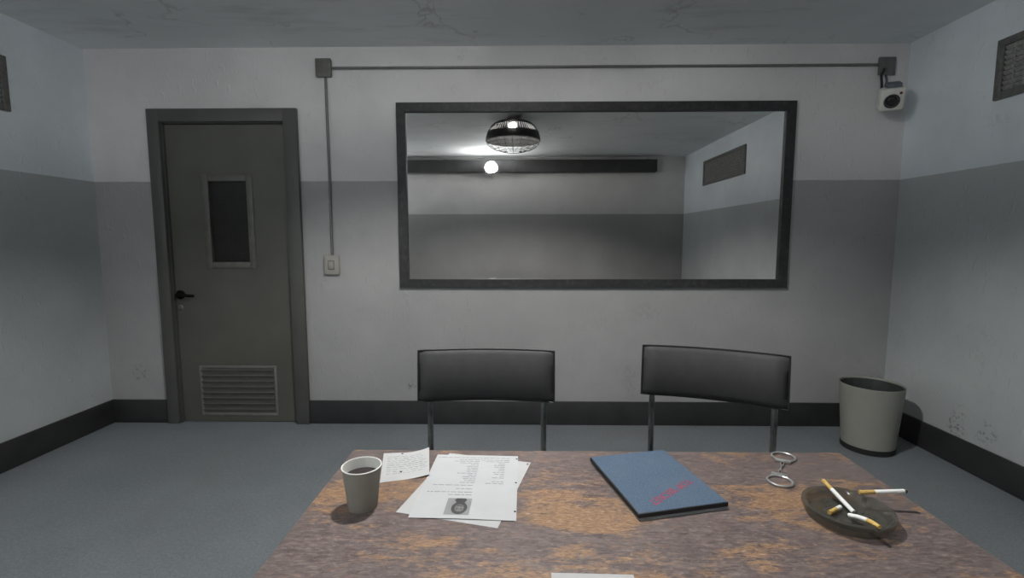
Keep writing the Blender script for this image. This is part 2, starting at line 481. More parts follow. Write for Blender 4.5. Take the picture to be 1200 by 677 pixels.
# louvre
bm = bmesh.new()
fr = 0.018
for (a, b, c, d) in ((gx0 - fr, gx0, gz0 - fr, gz1 + fr), (gx1, gx1 + fr, gz0 - fr, gz1 + fr), (gx0, gx1, gz1, gz1 + fr), (gx0, gx1, gz0 - fr, gz0)):
    box(bm, a, b, LY0 - 0.005, LY0 + 0.002, c, d, bev=0.002)
n = 8
pitch = (gz1 - gz0) / n
for i in range(n):
    zc = gz0 + pitch * (i + 0.5)
    M = Matrix.Translation(((gx0 + gx1) / 2, LY0 - 0.008, zc)) @ Matrix.Rotation(R(38), 4, 'X')
    box(bm, gx0 - (gx0 + gx1) / 2, gx1 - (gx0 + gx1) / 2, -0.0016, 0.0016, -pitch * 0.47, pitch * 0.47, M=M)
mesh_obj('louvre_grille', bm, M_louvre, leaf)
# lever handle
bm = bmesh.new()
hx, hz = L(-2.338), 0.905
Mh = Matrix.Translation((hx, LY0, hz)) @ Matrix.Rotation(R(90), 4, 'X')
lathe(bm, [(0, 0), (0.031, 0), (0.031, 0.008), (0.026, 0.012), (0.013, 0.013), (0.012, 0.045), (0, 0.046)], 28, Mh)
tube(bm, [(hx, LY0 - 0.040, hz), (hx + 0.03, LY0 - 0.044, hz), (hx + 0.09, LY0 - 0.044, hz - 0.004), (hx + 0.115, LY0 - 0.040, hz - 0.006)], [0.012, 0.012, 0.010, 0.009], 12)
tag(mesh_obj('lever_handle', bm, M_black, leaf), 'black lever handle')
bm = bmesh.new()
Mh = Matrix.Translation((L(-2.345), LY0, 0.815)) @ Matrix.Rotation(R(90), 4, 'X')
lathe(bm, [(0, 0), (0.020, 0), (0.020, 0.003), (0.013, 0.006), (0.012, 0.012), (0, 0.012)], 24, Mh)
box(bm, L(-2.345) - 0.0015, L(-2.345) + 0.0015, LY0 - 0.0135, LY0 - 0.010, 0.808, 0.822)
tag(mesh_obj('lock_cylinder', bm, M_brass, leaf), 'dull metal lock cylinder')
# dark space behind the louvre is the leaf itself; threshold closes the opening
bm = bmesh.new(); box(bm, L(DX0), L(DX1), 0.062, 0.098, 0.0005, DZ1 - 0.007); mesh_obj('door_back_panel', bm, M_black, door, smooth=False)

# ---- one-way mirror
mir = empty('observation_mirror', (0.485, YB, 1.564))
tag(mir, 'wide one-way mirror in a dark metal frame on the back wall', 'mirror')
MX0, MX1, MZ0, MZ1 = -0.8085, 1.7791, 0.961, 2.1673
IX0, IX1, IZ0, IZ1 = -0.7500, 1.7200, 1.0155, 2.1095
bm = bmesh.new()
mx, mz = mir.location.x, mir.location.z
def ring(bm, x0, x1, z0, z1, X0, X1, Z0, Z1, y0, y1, bev):
    # four mitred bars
    o = [(X0, Z0), (X1, Z0), (X1, Z1), (X0, Z1)]; i = [(x0, z0), (x1, z0), (x1, z1), (x0, z1)]
    for k in range(4):
        a, b, c, d = o[k], o[(k + 1) % 4], i[(k + 1) % 4], i[k]
        f = [bm.verts.new((p[0], y0, p[1])) for p in (a, b, c, d)]
        g = [bm.verts.new((p[0], y1, p[1])) for p in (a, b, c, d)]
        bm.faces.new(f); bm.faces.new(g[::-1])
        for q in range(4):
            bm.faces.new((f[q], g[q], g[(q + 1) % 4], f[(q + 1) % 4]))
ring(bm, IX0 - mx, IX1 - mx, IZ0 - mz, IZ1 - mz, MX0 - mx, MX1 - mx, MZ0 - mz, MZ1 - mz, -0.030, -0.0005, 0)
mesh_obj('mirror_frame', bm, M_frame, mir, smooth=False)
bm = bmesh.new(); box(bm, IX0 - mx - 0.01, IX1 - mx + 0.01, -0.010, -0.001, IZ0 - mz - 0.01, IZ1 - mz + 0.01)
tag(mesh_obj('mirror_glass', bm, M_mirror, mir, smooth=False), 'slightly dark mirror glass')

# ================================================================== WALL FITTINGS
def junction(name, x0, x1, z0, z1, label, depth=0.045, m=None):
    t = empty(name, ((x0 + x1) / 2, YB, (z0 + z1) / 2)); tag(t, label, 'junction box')
    w, h = (x1 - x0) / 2, (z1 - z0) / 2
    bm = bmesh.new(); box(bm, -w + .003, w - .003, -depth + 0.0081, -0.0005, -h + .003, h - .003, bev=0.004); mesh_obj('box_body', bm, m or M_box, t)
    bm = bmesh.new(); box(bm, -w, w, -depth, -depth + 0.0079, -h, h, bev=0.003)
    for sx in (-1, 1):
        for sz in (-1, 1):
            lathe(bm, [(0, 0), (0.005, 0), (0.005, 0.0015), (0, 0.0025)], 10, Matrix.Translation((sx * (w - 0.011), -depth, sz * (h - 0.011))) @ Matrix.Rotation(R(90), 4, 'X'))
    mesh_obj('cover_plate', bm, m or M_box, t)
    return t
junction('junction_box', -1.325, -1.223, 2.331, 2.446, 'square grey junction box above the door side, at the top of the vertical conduit', depth=0.032)
jb = junction('junction_box', 2.289, 2.394, 2.325, 2.436, 'square grey junction box near the right corner above the security camera', depth=0.020, m=M_conduit)
bm = bmesh.new(); tube(bm, [(-0.004, -0.0202, -0.0), (-0.004, -0.024, 0)], 0.014, 16); mesh_obj('knockout', bm, M_box, jb)

bm = bmesh.new()
CY = YB - 0.0090
tube(bm, [(-1.2228, CY, 2.3905), (0.5, CY, 2.3905), (2.2885, CY, 2.3905)], 0.0085, 12)
hc = mesh_obj('conduit', bm, M_conduit); tag(hc, 'long horizontal grey conduit under the ceiling, joining the two junction boxes', 'conduit', 'wall conduits')
bm = bmesh.new()
tube(bm, [(-1.268, CY, 2.3305), (-1.2675, CY, 1.8), (-1.267, CY, 1.1775)], 0.0085, 12)
vc = mesh_obj('conduit', bm, M_conduit); tag(vc, 'vertical grey conduit running down to the light switch beside the door', 'conduit', 'wall conduits')

sw = empty('light_switch', (-1.2716, YB, 1.111)); tag(sw, 'ivory light switch on the wall between door and mirror', 'light switch')
bm = bmesh.new(); box(bm, -0.050, 0.050, -0.026, -0.0005, -0.066, 0.066, bev=0.006, seg=3); mesh_obj('switch_plate', bm, M_switch, sw)
bm = bmesh.new(); ring(bm, -0.017, 0.017, -0.027, 0.027, -0.021, 0.021, -0.031, 0.031, -0.0285, -0.0255, 0); mesh_obj('rocker_surround', bm, M_switch_d, sw, smooth=False)
bm = bmesh.new(); box(bm, -0.0165, 0.0165, -0.004, 0.004, -0.0265, 0.0265, bev=0.002, M=Matrix.Translation((0, -0.0285, 0)) @ Matrix.Rotation(R(9), 4, 'X')); mesh_obj('rocker', bm, M_switch, sw)

# ---- air vents on the side walls
def air_vent(x, y0, y1, z0, z1, side, label):
    """side=+1: on the left wall facing +X; -1: on the right wall facing -X"""
    yc, zc = (y0 + y1) / 2, (z0 + z1) / 2
    t = empty('air_vent', (x, yc, zc)); tag(t, label, 'air vent', 'air vents high on the side walls')
    w, h, s = (y1 - y0) / 2, (z1 - z0) / 2, side
    F = 0.038
    X = lambda a, b: (min(s * a, s * b), max(s * a, s * b))
    bm = bmesh.new()
    a, b = X(0.0005, 0.018)
    box(bm, a, b, -w, -w + F, -h, h, bev=0.003); box(bm, a, b, w - F, w, -h, h, bev=0.003)
    box(bm, a, b, -w + F, w - F, h - F, h, bev=0.003); box(bm, a, b, -w + F, w - F, -h, -h + F, bev=0.003)
    mesh_obj('vent_frame', bm, M_vent, t)
    bm = bmesh.new(); a, b = X(0.0005, 0.003); box(bm, a, b, -w + 0.01, w - 0.01, -h + 0.01, h - 0.01); mesh_obj('vent_backing', bm, M_vent_d, t, smooth=False)
    bm = bmesh.new()
    n = 9
    for i in range(n):
        z = -h + F + (2 * h - 2 * F) * (i + 0.5) / n
        a, b = X(0.004, 0.008)
        # each slat is pierced: short lengths with gaps between
        m = max(3, int((2 * w - 2 * F) / 0.05)); L_ = (2 * w - 2 * F) / m
        for k in range(m):
            ya = -w + F + k * L_
            box(bm, -0.0015, 0.0015, ya + 0.003, ya + L_ - 0.003, -0.011, 0.011,
                M=Matrix.Translation((s * 0.009, 0, z)) @ Matrix.Rotation(R(35 * s), 4, 'Y'))
    for k in range(1, max(3, int((2 * w - 2 * F) / 0.05))):
        ya = -w + F + k * (2 * w - 2 * F) / max(3, int((2 * w - 2 * F) / 0.05))
        a, b = X(0.003, 0.013); box(bm, a, b, ya - 0.004, ya + 0.004, -h + F, h - F)
    mesh_obj('slats', bm, M_slat, t, smooth=False)
    return t
air_vent(XR, 2.05, 2.668, 2.000, 2.302, -1, 'grey louvred air vent on the right wall, cut off by the photo edge')
air_vent(XL, 2.14, 2.759, 1.993, 2.292, 1, 'grey louvred air vent on the left wall, barely showing at the photo edge')
air_vent(XR, -0.193, 1.034, 2.003, 2.326, -1, 'long dark air vent on the right wall, seen only in the mirror')

# ---- security camera
cam = empty('security_camera', (2.284, 3.13, 2.150), (0, 0, 0))
cam.scale = (1, 1, 1)
tag(cam, 'small white box security camera hanging under the junction box by the right corner', 'security camera')
Mc = Matrix.Rotation(R(-24), 4, 'Z') @ Matrix.Rotation(R(24), 4, 'X')
bm = bmesh.new(); box(bm, -0.062, 0.062, -0.055, 0.060, -0.070, 0.062, bev=0.014, seg=3, M=Mc); mesh_obj('camera_body', bm, M_camw, cam)
bm = bmesh.new(); lathe(bm, [(0.030, 0.050), (0.040, 0.050), (0.041, 0.059), (0.038, 0.063), (0.031, 0.062), (0.030, 0.054)], 32, Mc @ Matrix.Translation((-0.004, 0, -0.012)) @ Matrix.Rotation(R(90), 4, 'X'), close=True); mesh_obj('lens_ring', bm, M_lensr, cam)
bm = bmesh.new(); lathe(bm, [(0.0305, 0.054), (0.026, 0.059), (0.014, 0.0625), (0, 0.0635)], 32, Mc @ Matrix.Translation((-0.004, 0, -0.012)) @ Matrix.Rotation(R(90), 4, 'X')); mesh_obj('lens', bm, M_lens, cam)
bm = bmesh.new(); lathe(bm, [(0.008, 0.054), (0.008, 0.0565), (0, 0.058)], 14, Mc @ Matrix.Translation((0.036, 0, 0.032)) @ Matrix.Rotation(R(90), 4, 'X')); tag(mesh_obj('indicator_light', bm, M_led, cam), 'small dark red light on the camera front')
bm = bmesh.new(); box(bm, -0.036, 0.040, -0.040, 0.040, 0.0625, 0.086, bev=0.003, M=Mc); mesh_obj('mount_plate', bm, M_camb, cam)
bm = bmesh.new()
jx, jz = 2.345 - 2.284, 2.3240 - 2.150
tube(bm, [(-0.016, 0.020, 0.085), (-0.002, 0.042, 0.115), (jx - 0.010, 0.122, jz - 0.018), (jx - 0.006, 0.132, jz - 0.0014)], 0.0065, 12); mesh_obj('mount_arm', bm, M_camb, cam)
bm = bmesh.new()
tube(bm, [(-0.052, 0.010, 0.055), (-0.048, 0.018, 0.085), (-0.004, 0.090, 0.160), (0.024, 0.108, 0.200), (0.028, 0.1165, 0.207)], 0.0075, 10); tag(mesh_obj('power_cable', bm, M_bplastic, cam), 'black cable running up to the junction box')

# ---- ceiling lamp (seen in the mirror): shallow dome with an added ring of light slots, wire guard below
lamp = empty('ceiling_lamp', (-0.072, 1.35, ZC))
tag(lamp, 'dark domed ceiling lamp with a wire guard, seen in the mirror', 'lamp')
z_ = lambda z: z - ZC
bm = bmesh.new(); lathe(bm, [(0, -0.0005), (0.066, -0.0005), (0.066, -0.010), (0.054, -0.017), (0, -0.017)], 32); mesh_obj('ceiling_rose', bm, M_shade, lamp)
prof = [(0.030, 2.5065), (0.10, 2.503), (0.165, 2.489), (0.205, 2.468), (0.228, 2.448), (0.268, 2.385), (0.281, 2.340), (0.286, 2.312), (0.286, 2.300)]
bm = bmesh.new()
SEG = 256
rings = [[bm.verts.new((r * math.cos(2 * PI * k / SEG), r * math.sin(2 * PI * k / SEG), z_(zz))) for k in range(SEG)] for r, zz in prof]
for q in range(len(prof) - 1):
    for k in range(SEG):
        if q == 4 and k % 4 == 0: continue          # slots added to spill bulb light onto the upper walls
        bm.faces.new((rings[q][k], rings[q][(k + 1) % SEG], rings[q + 1][(k + 1) % SEG], rings[q + 1][k]))
sh = mesh_obj('lamp_shade', bm, [M_shade, M_shade_in], lamp)
so = sh.modifiers.new('thickness', 'SOLIDIFY'); so.thickness = 0.003; so.offset = -1; so.material_offset = 1; so.material_offset_rim = 0
bm = bmesh.new(); lathe(bm, [(0, z_(2.503)), (0.022, z_(2.503)), (0.022, z_(2.487)), (0, z_(2.487))], 24); mesh_obj('bulb_socket', bm, M_shade, lamp)
bm = bmesh.new(); bmesh.ops.create_uvsphere(bm, u_segments=20, v_segments=12, radius=0.043, matrix=Matrix.Translation((0, 0, z_(2.443)))); mesh_obj('light_bulb', bm, M_bulb, lamp)
bm = bmesh.new()
GZ, GR, GD = 2.298, 0.279, 0.112
def gpt(phi, a): return (GR * math.cos(phi) * math.cos(a), GR * math.cos(phi) * math.sin(a), z_(GZ - GD * math.sin(phi)))
for k in range(20):
    a = 2 * PI * k / 20
    tube(bm, [gpt(R(p), a) for p in range(0, 76, 15)], 0.0022, 6)
for p in (0, 16, 32, 48, 62, 75):
    tube(bm, [gpt(R(p), 2 * PI * k / 48) for k in range(48)], 0.0022, 6, closed=True)
mesh_obj('wire_guard', bm, M_guard, lamp)

# ---- globe lamp on the duct behind the camera (seen in the mirror)
duct = empty('wall_duct', (-0.2, YF, 2.375)); tag(duct, 'long dark metal duct under the ceiling on the wall behind, seen in the mirror', 'duct')
bm = bmesh.new(); box(bm, -2.30, 2.24, 0.001, 0.125, -0.090, 0.090, bev=0.006)
mesh_obj('duct_casing', bm, M_duct, duct)
for x in (-1.9, -0.9, 0.1, 1.1, 2.1):
    bm = bmesh.new()
    box(bm, x - 0.015, x + 0.015, 0.1245, 0.128, -0.0935, 0.0935); box(bm, x - 0.015, x + 0.015, 0.001, 0.1245, 0.0902, 0.0935); box(bm, x - 0.015, x + 0.015, 0.001, 0.1245, -0.0935, -0.0902)
    mesh_obj('duct_strap', bm, M_duct, duct, smooth=False)
gl = empty('wall_globe_lamp', (-0.415, YF + 0.125, 2.318)); tag(gl, 'bright round globe lamp on the dark duct, seen glowing in the mirror', 'lamp')
bm = bmesh.new(); lathe(bm, [(0, 0.0005), (0.045, 0.0005), (0.045, 0.018), (0.038, 0.028), (0.012, 0.030), (0.012, 0.130), (0.030, 0.132), (0.030, 0.150), (0, 0.150)], 28, Matrix.Rotation(R(-90), 4, 'X')); mesh_obj('lamp_base', bm, M_shade, gl)
bm = bmesh.new(); bmesh.ops.create_uvsphere(bm, u_segments=24, v_segments=14, radius=0.082, matrix=Matrix.Translation((0, 0.228, 0))); mesh_obj('glass_globe', bm, M_globe, gl)
bm = bmesh.new(); lathe(bm, [(0.0125, 0.126)] + [(0.098 * math.sin(R(a)), 0.228 - 0.098 * math.cos(R(a))) for a in (12, 25, 40, 55, 70, 82, 92)] + [(0.094 * math.sin(R(a)), 0.228 - 0.094 * math.cos(R(a))) for a in (92, 82, 70, 55, 40, 25, 12)], 40, Matrix.Translation((0, 0.228, 0)) @ Matrix.Rotation(R(32), 4, 'X') @ Matrix.Translation((0, -0.228, 0)) @ Matrix.Rotation(R(-90), 4, 'X')); mesh_obj('added_light_shield', bm, M_shade, gl)  # dark cap added to keep globe light off the wall and ceiling

# ---- added fill lamp for ambient light, on the same wall, outside the mirror's view
wl = empty('fill_lamp', (-2.62, YF, 1.93)); tag(wl, 'added round white fill lamp behind the viewer, unseen', 'lamp')
bm = bmesh.new(); lathe(bm, [(0, 0.0005), (0.060, 0.0005), (0.060, 0.020), (0.048, 0.034), (0, 0.034)], 28, Matrix.Rotation(R(-90), 4, 'X')); mesh_obj('lamp_base', bm, M_shade, wl)
bm = bmesh.new(); bmesh.ops.create_uvsphere(bm, u_segments=24, v_segments=14, radius=0.12, matrix=Matrix.Translation((0, 0.146, 0))); mesh_obj('glass_globe', bm, M_fill_globe, wl)

# ================================================================== TABLE
TX0, TX1, TY0, TY1 = -0.4228, 0.8013, 0.46, 1.1818
tcx, tcy = (TX0 + TX1) / 2, (TY0 + TY1) / 2
tab = empty('table', (tcx, tcy, 0)); tag(tab, 'worn brown and tan streaked table in the foreground', 'table')
hw, hd = (TX1 - TX0) / 2, (TY1 - TY0) / 2
bm = bmesh.new(); box(bm, -hw, hw, -hd, hd, TZ - 0.030, TZ, bev=0.004, seg=2); mesh_obj('tabletop', bm, M_table, tab)
for sx in (-1, 1):
    for sy in (-1, 1):
        bm = bmesh.new()
        cx, cy = sx * (hw - 0.05), sy * (hd - 0.05)
        box(bm, cx - 0.02, cx + 0.02, cy - 0.02, cy + 0.02, 0.012, TZ - 0.0301, bev=0.003)
        lg = mesh_obj('leg', bm, M_tleg, tab)
        bm = bmesh.new(); lathe(bm, [(0, 0.0002), (0.024, 0.0002), (0.024, 0.010), (0.020, 0.013), (0, 0.013)], 20, Matrix.Translation((cx, cy, 0))); mesh_obj('foot', bm, M_rubber, lg)
bm = bmesh.new()
for sy in (-1, 1): box(bm, -hw + 0.0705, hw - 0.0705, sy * (hd - 0.05) - 0.01, sy * (hd - 0.05) + 0.01, TZ - 0.085, TZ - 0.0305, bev=0.002)
for sx in (-1, 1): box(bm, sx * (hw - 0.05) - 0.01, sx * (hw - 0.05) + 0.01, -hd + 0.0705, hd - 0.0705, TZ - 0.085, TZ - 0.0305, bev=0.002)
mesh_obj('apron', bm, M_tleg, tab)

# ================================================================== CHAIRS
def make_chair():
    """origin on the floor under the middle of the backrest; the sitter looks along -Y"""
    t = empty('chair')
    HW, Z0, Z1, SAG, TK = 0.2445, 0.700, 0.8835, 0.030, 0.026
    def arc(u): return -SAG * (u * u) + 0.0       # ends come forward (-Y)
    def lean(z): return (z - Z0) * 0.10
    N = 20
    bm = bmesh.new()
    # padded shell with rounded rim
    prof = []
    rz = 0.008
    rows = [(Z0 + 0.0, 0.35), (Z0 + rz * 0.4, 0.75), (Z0 + rz, 1.0)] + [(Z0 + rz + (Z1 - Z0 - 2 * rz) * k / 14, 1.0) for k in range(1, 14)] + [(Z1 - rz, 1.0), (Z1 - rz * 0.4, 0.75), (Z1, 0.35)]
    front, back = [], []
    for zz, th in rows:
        fr_, bk_ = [], []
        for i in range(N + 1):
            u = -1 + 2 * i / N
            e = 1.0 if 0 < i < N else 0.45
            s_ = (zz - Z0) / (Z1 - Z0)
            fr_.append(bm.verts.new((u * HW, arc(u) + lean(zz) - (TK / 2 + 0.018 * 4 * s_ * (1 - s_) * min(1, (1 - abs(u)) * 9)) * th * e, zz)))
            bk_.append(bm.verts.new((u * HW, arc(u) + lean(zz) + TK / 2 * th * e, zz)))
        front.append(fr_); back.append(bk_)
    K = len(rows)
    for r_ in range(K - 1):
        for i in range(N):
            bm.faces.new((front[r_][i], front[r_][i + 1], front[r_ + 1][i + 1], front[r_ + 1][i]))
            bm.faces.new((back[r_][i + 1], back[r_][i], back[r_ + 1][i], back[r_ + 1][i + 1]))
        bm.faces.new((front[r_][0], front[r_ + 1][0], back[r_ + 1][0], back[r_][0]))
        bm.faces.new((front[r_][N], back[r_][N], back[r_ + 1][N], front[r_ + 1][N]))
    for i in range(N):
        bm.faces.new((front[0][i + 1], front[0][i], back[0][i], back[0][i + 1]))
        bm.faces.new((front[-1][i], front[-1][i + 1], back[-1][i + 1], back[-1][i]))
    br = mesh_obj('backrest', bm, M_vinyl, t, angle=60)
    bm = bmesh.new()
    yo = -TK / 2 + 0.004
    loop = [((-1 + 2 * i / N) * HW, arc(-1 + 2 * i / N) + yo + lean(Z0), Z0) for i in range(N + 1)]
    loop += [(HW, arc(1) + yo + lean(Z0 + (Z1 - Z0) * k / 4), Z0 + (Z1 - Z0) * k / 4) for k in range(1, 4)]
    loop += [((1 - 2 * i / N) * HW, arc(1 - 2 * i / N) + yo + lean(Z1), Z1) for i in range(N + 1)]
    loop += [(-HW, arc(-1) + yo + lean(Z1 - (Z1 - Z0) * k / 4), Z1 - (Z1 - Z0) * k / 4) for k in range(1, 4)]
    tube(bm, loop, 0.0032, 8, closed=True)
    tag(mesh_obj('piping', bm, M_piping, br), 'black piping round the edge')
    PX = 0.209
    yb = arc(PX / HW) + TK / 2 + 0.0115
    bm = bmesh.new()   # seat pad
    box(bm, -0.215, 0.215, -0.44, -0.035, 0.425, 0.465, bev=0.016, seg=3); mesh_obj('seat', bm, M_vinyl, t)
    bm = bmesh.new()
    tube(bm, [(-PX, -0.40, 0.414), (PX, -0.40, 0.414)], 0.0095, 12); tube(bm, [(-PX, -0.06, 0.414), (PX, -0.06, 0.414)], 0.0095, 12)
    for sx in (-1, 1): tube(bm, [(sx * PX, -0.40, 0.4145), (sx * PX, yb - 0.012, 0.4145)], 0.0095, 12)
    mesh_obj('seat_frame', bm, M_chrome, t)
    for sx in (-1, 1):
        bm = bmesh.new()
        tube(bm, [(sx * PX, yb + 0.045, 0.012), (sx * PX, yb + 0.010, 0.40), (sx * PX, yb - 0.002, 0.52), (sx * PX, yb, 0.69), (sx * PX, yb + lean(0.845), 0.845)], 0.0108, 16)
        lg = mesh_obj('leg', bm, M_chrome, t)
        bm = bmesh.new(); lathe(bm, [(0, 0.0003), (0.014, 0.0003), (0.014, 0.022), (0.011, 0.026), (0, 0.026)], 16, Matrix.Translation((sx * PX, yb + 0.0445, 0))); mesh_obj('foot', bm, M_rubber, lg)
        bm = bmesh.new()
        tube(bm, [(sx * PX, -0.435, 0.012), (sx * PX, -0.405, 0.404)], 0.0108, 16)
        lg = mesh_obj('leg', bm, M_chrome, t)
        bm = bmesh.new(); lathe(bm, [(0, 0.0003), (0.014, 0.0003), (0.014, 0.022), (0.011, 0.026), (0, 0.026)], 16, Matrix.Translation((sx * PX, -0.4345, 0))); mesh_obj('foot', bm, M_rubber, lg)
    return t
def copy_tree(o, parent=None):
    c = o.copy(); COL.objects.link(c); c.parent = parent
    if parent is not None: c.matrix_parent_inverse = o.matrix_parent_inverse.copy()
    for ch in list(o.children): copy_tree(ch, c)
    return c
ch1 = make_chair()
ch2 = copy_tree(ch1)
ch1.location = (-0.121, 1.731, 0)
tag(ch1, 'left black vinyl chair, squarely facing the table, behind the papers', 'chair', 'chairs across the table')
# right chair: right end nearer the camera
ang = math.atan2(1.6305 - 1.8005, 0.9148 - 0.4678)
ch2.rotation_euler = (0, 0, ang)
ch2.location = (0.6913 - 0.032 * math.sin(ang), 1.7155 + 0.032 * math.cos(ang), 0.002 - 0.002)
tag(ch2, 'right black vinyl chair, turned at an angle, behind the blue folder and handcuffs', 'chair', 'chairs across the table')

# ================================================================== WASTE BIN
bn = empty('waste_bin', (2.150, 2.925, 0)); tag(bn, 'round grey plastic waste bin on the floor in the right corner', 'waste bin')
bm = bmesh.new()
lathe(bm, [(0.136, 0.032), (0.1395, 0.034), (0.166, 0.398), (0.167, 0.404), (0.1655, 0.4065), (0.163, 0.405), (0.1615, 0.396), (0.1355, 0.040), (0, 0.040)], 64, mi=0)
bo = mesh_obj('bin_body', bm, M_bin, bn)
bm = bmesh.new()
lathe(bm, [(0, 0.042), (0.1325, 0.042), (0.1590, 0.396), (0.1608, 0.3965), (0.1345, 0.0405)], 64)
tag(mesh_obj('bin_liner', bm, M_bin_in, bn), 'dark inside of the bin')
bm = bmesh.new(); lathe(bm, [(0, 0.0004), (0.138, 0.0004), (0.1415, 0.004), (0.1425, 0.0335), (0.137, 0.0338), (0.135, 0.030), (0, 0.030)], 64)
tag(mesh_obj('base_ring', bm, M_rubber, bn), 'black base ring')

# ================================================================== THINGS ON THE TABLE
# ---- coffee cup
cup = empty('coffee_cup', (-0.3135, 0.918, TZ)); tag(cup, 'grey paper cup half full of black coffee at the left of the table', 'cup')
bm = bmesh.new()
lathe(bm, [(0, 0.003), (0.0268, 0.003), (0.0272, 0.0002), (0.0285, 0.0002), (0.0375, 0.0825), (0.0374, 0.0840)], 48, mi=0)
lathe(bm, [(0.0365, 0.0838), (0.0362, 0.0825), (0.0350, 0.062), (0.0272, 0.005), (0, 0.005)], 48, mi=1)
lathe(bm, [(0.0374, 0.0840), (0.0365, 0.0838)], 48, mi=1)
mesh_obj('cup_body', bm, [M_cup, M_cup_in], cup)
bm = bmesh.new(); tube(bm, [(0.0378 * math.cos(2 * PI * k / 48), 0.0378 * math.sin(2 * PI * k / 48), 0.0845) for k in range(48)], 0.0013, 8, closed=True)
tag(mesh_obj('cup_rim', bm, M_cup_in, cup), 'white rolled rim')
bm = bmesh.new(); lathe(bm, [(0, 0.0640), (0.0352, 0.0640), (0.0340, 0.058), (0, 0.058)], 48); tag(mesh_obj('coffee', bm, M_coffee, cup), 'black coffee')

# ---- paper sheets: bent grids with thickness
def sheet(name, corners, parent, mat, th=0.0004, lift=None, z=0.0, nu=14, nv=14, waves=0.0):
    """corners TL,TR,BR,BL in table coordinates (relative to parent)"""
    tl, tr, brc, bl = [Vector((c[0], c[1], 0)) for c in corners]
    bm = bmesh.new()
    top, bot = [], []
    for j in range(nv + 1):
        v = j / nv; ra, rb = [], []
        for i in range(nu + 1):
            u = i / nu
            p = (tl * (1 - u) + tr * u) * (1 - v) + (bl * (1 - u) + brc * u) * v
            h = z + (lift(u, v) if lift else 0.0)
            ra.append(bm.verts.new((p.x, p.y, h + th))); rb.append(bm.verts.new((p.x, p.y, h)))
        top.append(ra); bot.append(rb)
    for j in range(nv):
        for i in range(nu):
            bm.faces.new((top[j][i], top[j + 1][i], top[j + 1][i + 1], top[j][i + 1]))
            bm.faces.new((bot[j][i], bot[j][i + 1], bot[j + 1][i + 1], bot[j + 1][i]))
    for j in range(nv):
        bm.faces.new((top[j][0], bot[j][0], bot[j + 1][0], top[j + 1][0]))
        bm.faces.new((top[j][nu], top[j + 1][nu], bot[j + 1][nu], bot[j][nu]))
    for i in range(nu):
        bm.faces.new((top[0][i], top[0][i + 1], bot[0][i + 1], bot[0][i]))
        bm.faces.new((top[nv][i], bot[nv][i], bot[nv][i + 1], top[nv][i + 1]))
    o = mesh_obj(name, bm, mat, parent, angle=50)
    def at(u, v, dz=0.0):
        p = (tl * (1 - u) + tr * u) * (1 - v) + (bl * (1 - u) + brc * u) * v
        return Vector((p.x, p.y, z + (lift(u, v) if lift else 0.0) + th + dz))
    return o, at

def marks(name, at, rects, mat, parent, dz=0.00012):
    bm = bmesh.new()
    for (u0, u1, v0, v1) in rects:
        n = max(1, int((u1 - u0) / 0.12))
        for k in range(n):
            a, b = u0 + (u1 - u0) * k / n, u0 + (u1 - u0) * (k + 1) / n
            poly(bm, [at(a, v0, dz), at(a, v1, dz), at(b, v1, dz), at(b, v0, dz)])
    return mesh_obj(name, bm, mat, parent, smooth=False)

def holes(at, pts, parent, r=(0.012, 0.010)):
    for (u, v) in pts:
        bm = bmesh.new()
        bm.faces.new([bm.verts.new(at(u + r[0] * math.cos(2 * PI * k / 14), v + r[1] * math.sin(2 * PI * k / 14), 0.00014)) for k in range(14)])
        tag(mesh_obj('punch_hole', bm, M_hole, parent, smooth=False), 'dark punch hole')

# under sheet
def rel(pts, o): return [(p[0] - o[0], p[1] - o[1]) for p in pts]
C2 = [(-0.1744, 1.1607), (0.0267, 1.1124), (-0.0407, 0.8460), (-0.2418, 0.8965)]
o2 = (-0.1075, 1.004)
s2 = empty('paper_sheet', (o2[0], o2[1], TZ)); tag(s2, 'white sheet lying askew underneath the typed sheet', 'paper', 'case papers on the table')
po, at2 = sheet('paper', rel(C2, o2), s2, M_paper2, z=0.0002)
holes(at2, [(0.975, 0.04)], s2)
# typed sheet on top
C1 = [(-0.2026, 1.1506), (-0.0040, 1.1441), (-0.0062, 0.8683), (-0.2137, 0.8765)]
o1 = (-0.1067, 1.010)
s1 = empty('paper_sheet', (o1[0], o1[1], TZ)); tag(s1, 'typed white sheet with a small portrait photo, on top of another sheet', 'paper', 'case papers on the table')
po, at1 = sheet('paper', rel(C1, o1), s1, M_paper, z=0.0010, lift=lambda u, v: 0.0012 * math.sin(PI * u) * v)
rng = random.Random(3)
def words(u0, u1, v, h, align_right=True):
    out = []; u = u1
    while u > u0 + 0.015:
        w = rng.uniform(0.025, 0.085); a = max(u0, u - w)
        out.append((a, u, v, v + h)); u = a - 0.012
    return out
rects = []
LH = 0.0085
rects += words(0.03, 0.90, 0.048, LH) + words(0.30, 0.90, 0.088, LH)
rects += words(0.24, 0.54, 0.118, LH) + words(0.62, 0.90, 0.118, LH)
for k in range(12):
    v = 0.150 + k * 0.031
    rects += words(0.54 - rng.choice([0.09, 0.12, 0.16, 0.22]), 0.54, v, LH)
    if k not in (9,): rects += words(0.85 - rng.choice([0.07, 0.10, 0.13, 0.2]), 0.85, v + 0.006, LH)
rects += words(0.10, 0.53, 0.535, LH) + words(0.36, 0.53, 0.590, LH) + words(0.07, 0.54, 0.640, LH) + words(0.28, 0.54, 0.680, LH)
marks('typed_text', at1, rects, M_ink, s1)
holes(at1, [(0.985, 0.055), (0.985, 0.475), (0.985, 0.885)], s1)
